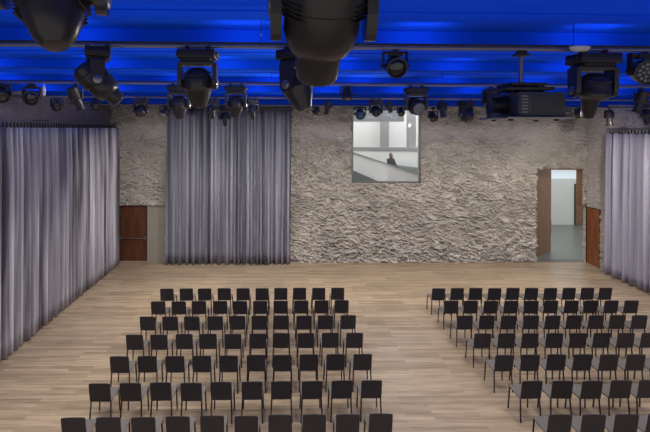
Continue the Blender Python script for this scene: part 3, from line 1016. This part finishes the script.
ROWN = ['front row', 'second row from the front', 'third row from the front', 'middle row', 'third row from the back', 'second row from the back', 'back row']
SEATN = ['first', 'second', 'third', 'fourth', 'fifth', 'sixth', 'seventh', 'eighth', 'ninth', 'tenth']
proto = make_chair()
used = False
rnd = random.Random(5)
NROW, NCOL = 7, 10
Y1, DY = 13.275, 0.98
for block in ('left', 'right'):
    for r in range(NROW):
        for c in range(NCOL):
            if block == 'left':
                x = -3.50 + 0.578 * c + (-0.04, -0.03, -0.01, 0, 0.02, 0.01, -0.01)[r]
                y = Y1 - DY * r + (c - 4.5) * 0.006
            else:
                x = 4.775 + 0.579 * c + (0, 0, 0, 0, 0.01, 0.075, -0.02)[r]
                y = Y1 - DY * r - 0.03
            # seats wholly outside the frame are not built
            lim = at(650, 300, y).x
            if x - 0.24 > lim:
                continue
            o = proto if not used else copy_tree(proto)
            used = True
            o.location = (x + rnd.uniform(-0.012, 0.012), y + rnd.uniform(-0.012, 0.012), 0.0)
            o.rotation_euler.z = R(rnd.uniform(-1.2, 1.2))
            if block == 'left':
                lab = 'black chair, %s from left in the %s, left block' % (SEATN[c], ROWN[r])
            else:
                lab = 'black chair, %s from aisle in the %s, right block' % (SEATN[c], ROWN[r])
            tag(o, lab, 'chair', 'chairs in the %s seating block' % block)

# ------------------------------------------------------------------ light
def area(name, loc, size, power, color, rot=(0, 0, 0)):
    l = bpy.data.lights.new(name, 'AREA')
    l.shape = 'RECTANGLE'; l.size, l.size_y = size
    l.energy = power; l.color = color
    o = bpy.data.objects.new(name, l)
    o.location = loc; o.rotation_euler = rot
    col.objects.link(o)
    return o


def spot(name, loc, target, power, angle=110, blend=0.9, radius=0.12, color=(1.0, 0.945, 0.85)):
    l = bpy.data.lights.new(name, 'SPOT')
    l.energy = power; l.color = color; l.spot_size = R(angle); l.spot_blend = blend; l.shadow_soft_size = radius
    o = bpy.data.objects.new(name, l)
    o.location = loc
    o.rotation_euler = (Vector(target) - Vector(loc)).to_track_quat('-Z', 'Y').to_euler()
    col.objects.link(o)
    return o


# blue washers shining up and along each ceiling bay
for a, b in zip(RIBS, RIBS[1:]):
    area('blue_washer', (2.86, (a + b) / 2 - 0.02, 6.57), (20.0, b - a - 0.75), 30, (0.10, 0.36, 1.0), (PI, 0, 0))
    area('blue_washer', (2.86, b - 0.55, 6.60), (20.0, 0.10), 0.3, (0.10, 0.36, 1.0), (PI - R(65), 0, 0))
# small pale spots catching the rib faces
for k, b in enumerate(RIBS[2:6]):
    for n in range(11):
        x = -6.1 + 1.78 * n + (0.35, -0.2, 0.5, 0.1)[k]
        area('rib_spot', (x, b - 0.40, 6.59), (0.5, 0.06), 1.3, (0.36, 0.42, 1.0), (PI - R(75), 0, 0))
# warm white downlights from the bars, each with an added broad fill
for i, x in enumerate((-5.2, -1.4, 2.6, 6.6, 10.6)):
    for y, p_ in ((4.2, 205), (7.7, 245), (11.2, 245), (14.7, 165)):
        spot('hall_and_fill_light', (x + 0.3, y + 0.15, 5.98), (x + 0.3, y + 0.35, 0), p_, 86, 0.9, 0.06)
        spot('hall_and_fill_light', (max(x - 1.0, -3.9), y + 1.6, 5.98), (max(x - 1.0, -3.9), y + 1.0, 0), p_ * 0.75, 125, 1.0, 0.2)  # wide soft fill added off the bar to lighten shadows under chairs
for x in (-4.1, -0.4, 3.4, 7.1, 10.7):
    spot('wall_light', (x, 12.9, 5.95), (x * 1.08, 18.5, 0.6), 600, 116, 1.0, 0.06)
# unseen spots added between the bars to brighten side curtains and walls
for x, y, p_ in ((1.2, 13.0, 210), (0.8, 9.5, 280), (3.2, 9.5, 260), (1.6, 6.0, 230)):
    spot('side_fill', (x, y, 5.86), (-7.2, y - 2.6, 5.0), p_, 116, 1.0, 0.05)
spot('side_fill', (6.2, 12.9, 5.86), (12.95, 17.8, 3.2), 170, 60, 1.0, 0.05)
spot('side_fill', (5.4, 13.0, 5.86), (12.9, 14.5, 3.0), 60, 80, 1.0, 0.05)
# unseen area lights added under the foyer ceiling to brighten it
area('foyer_fill_light', (6.0, 22.3, 7.2), (7.0, 6.0), 400, (0.98, 0.98, 1.0))
area('foyer_fill_light', (15.0, 22.3, 7.2), (8.0, 6.0), 300, (0.88, 0.95, 1.0))

w = bpy.data.worlds.new('world')
scene.world = w
w.use_nodes = True
w.node_tree.nodes['Background'].inputs['Color'].default_value = (1.0, 0.94, 0.86, 1)
w.node_tree.nodes['Background'].inputs['Strength'].default_value = 0.5

vs = scene.view_settings
vs.view_transform = 'Standard'
vs.look = 'None'
vs.exposure = 0.0
vs.gamma = 1.0
vs.use_curve_mapping = False
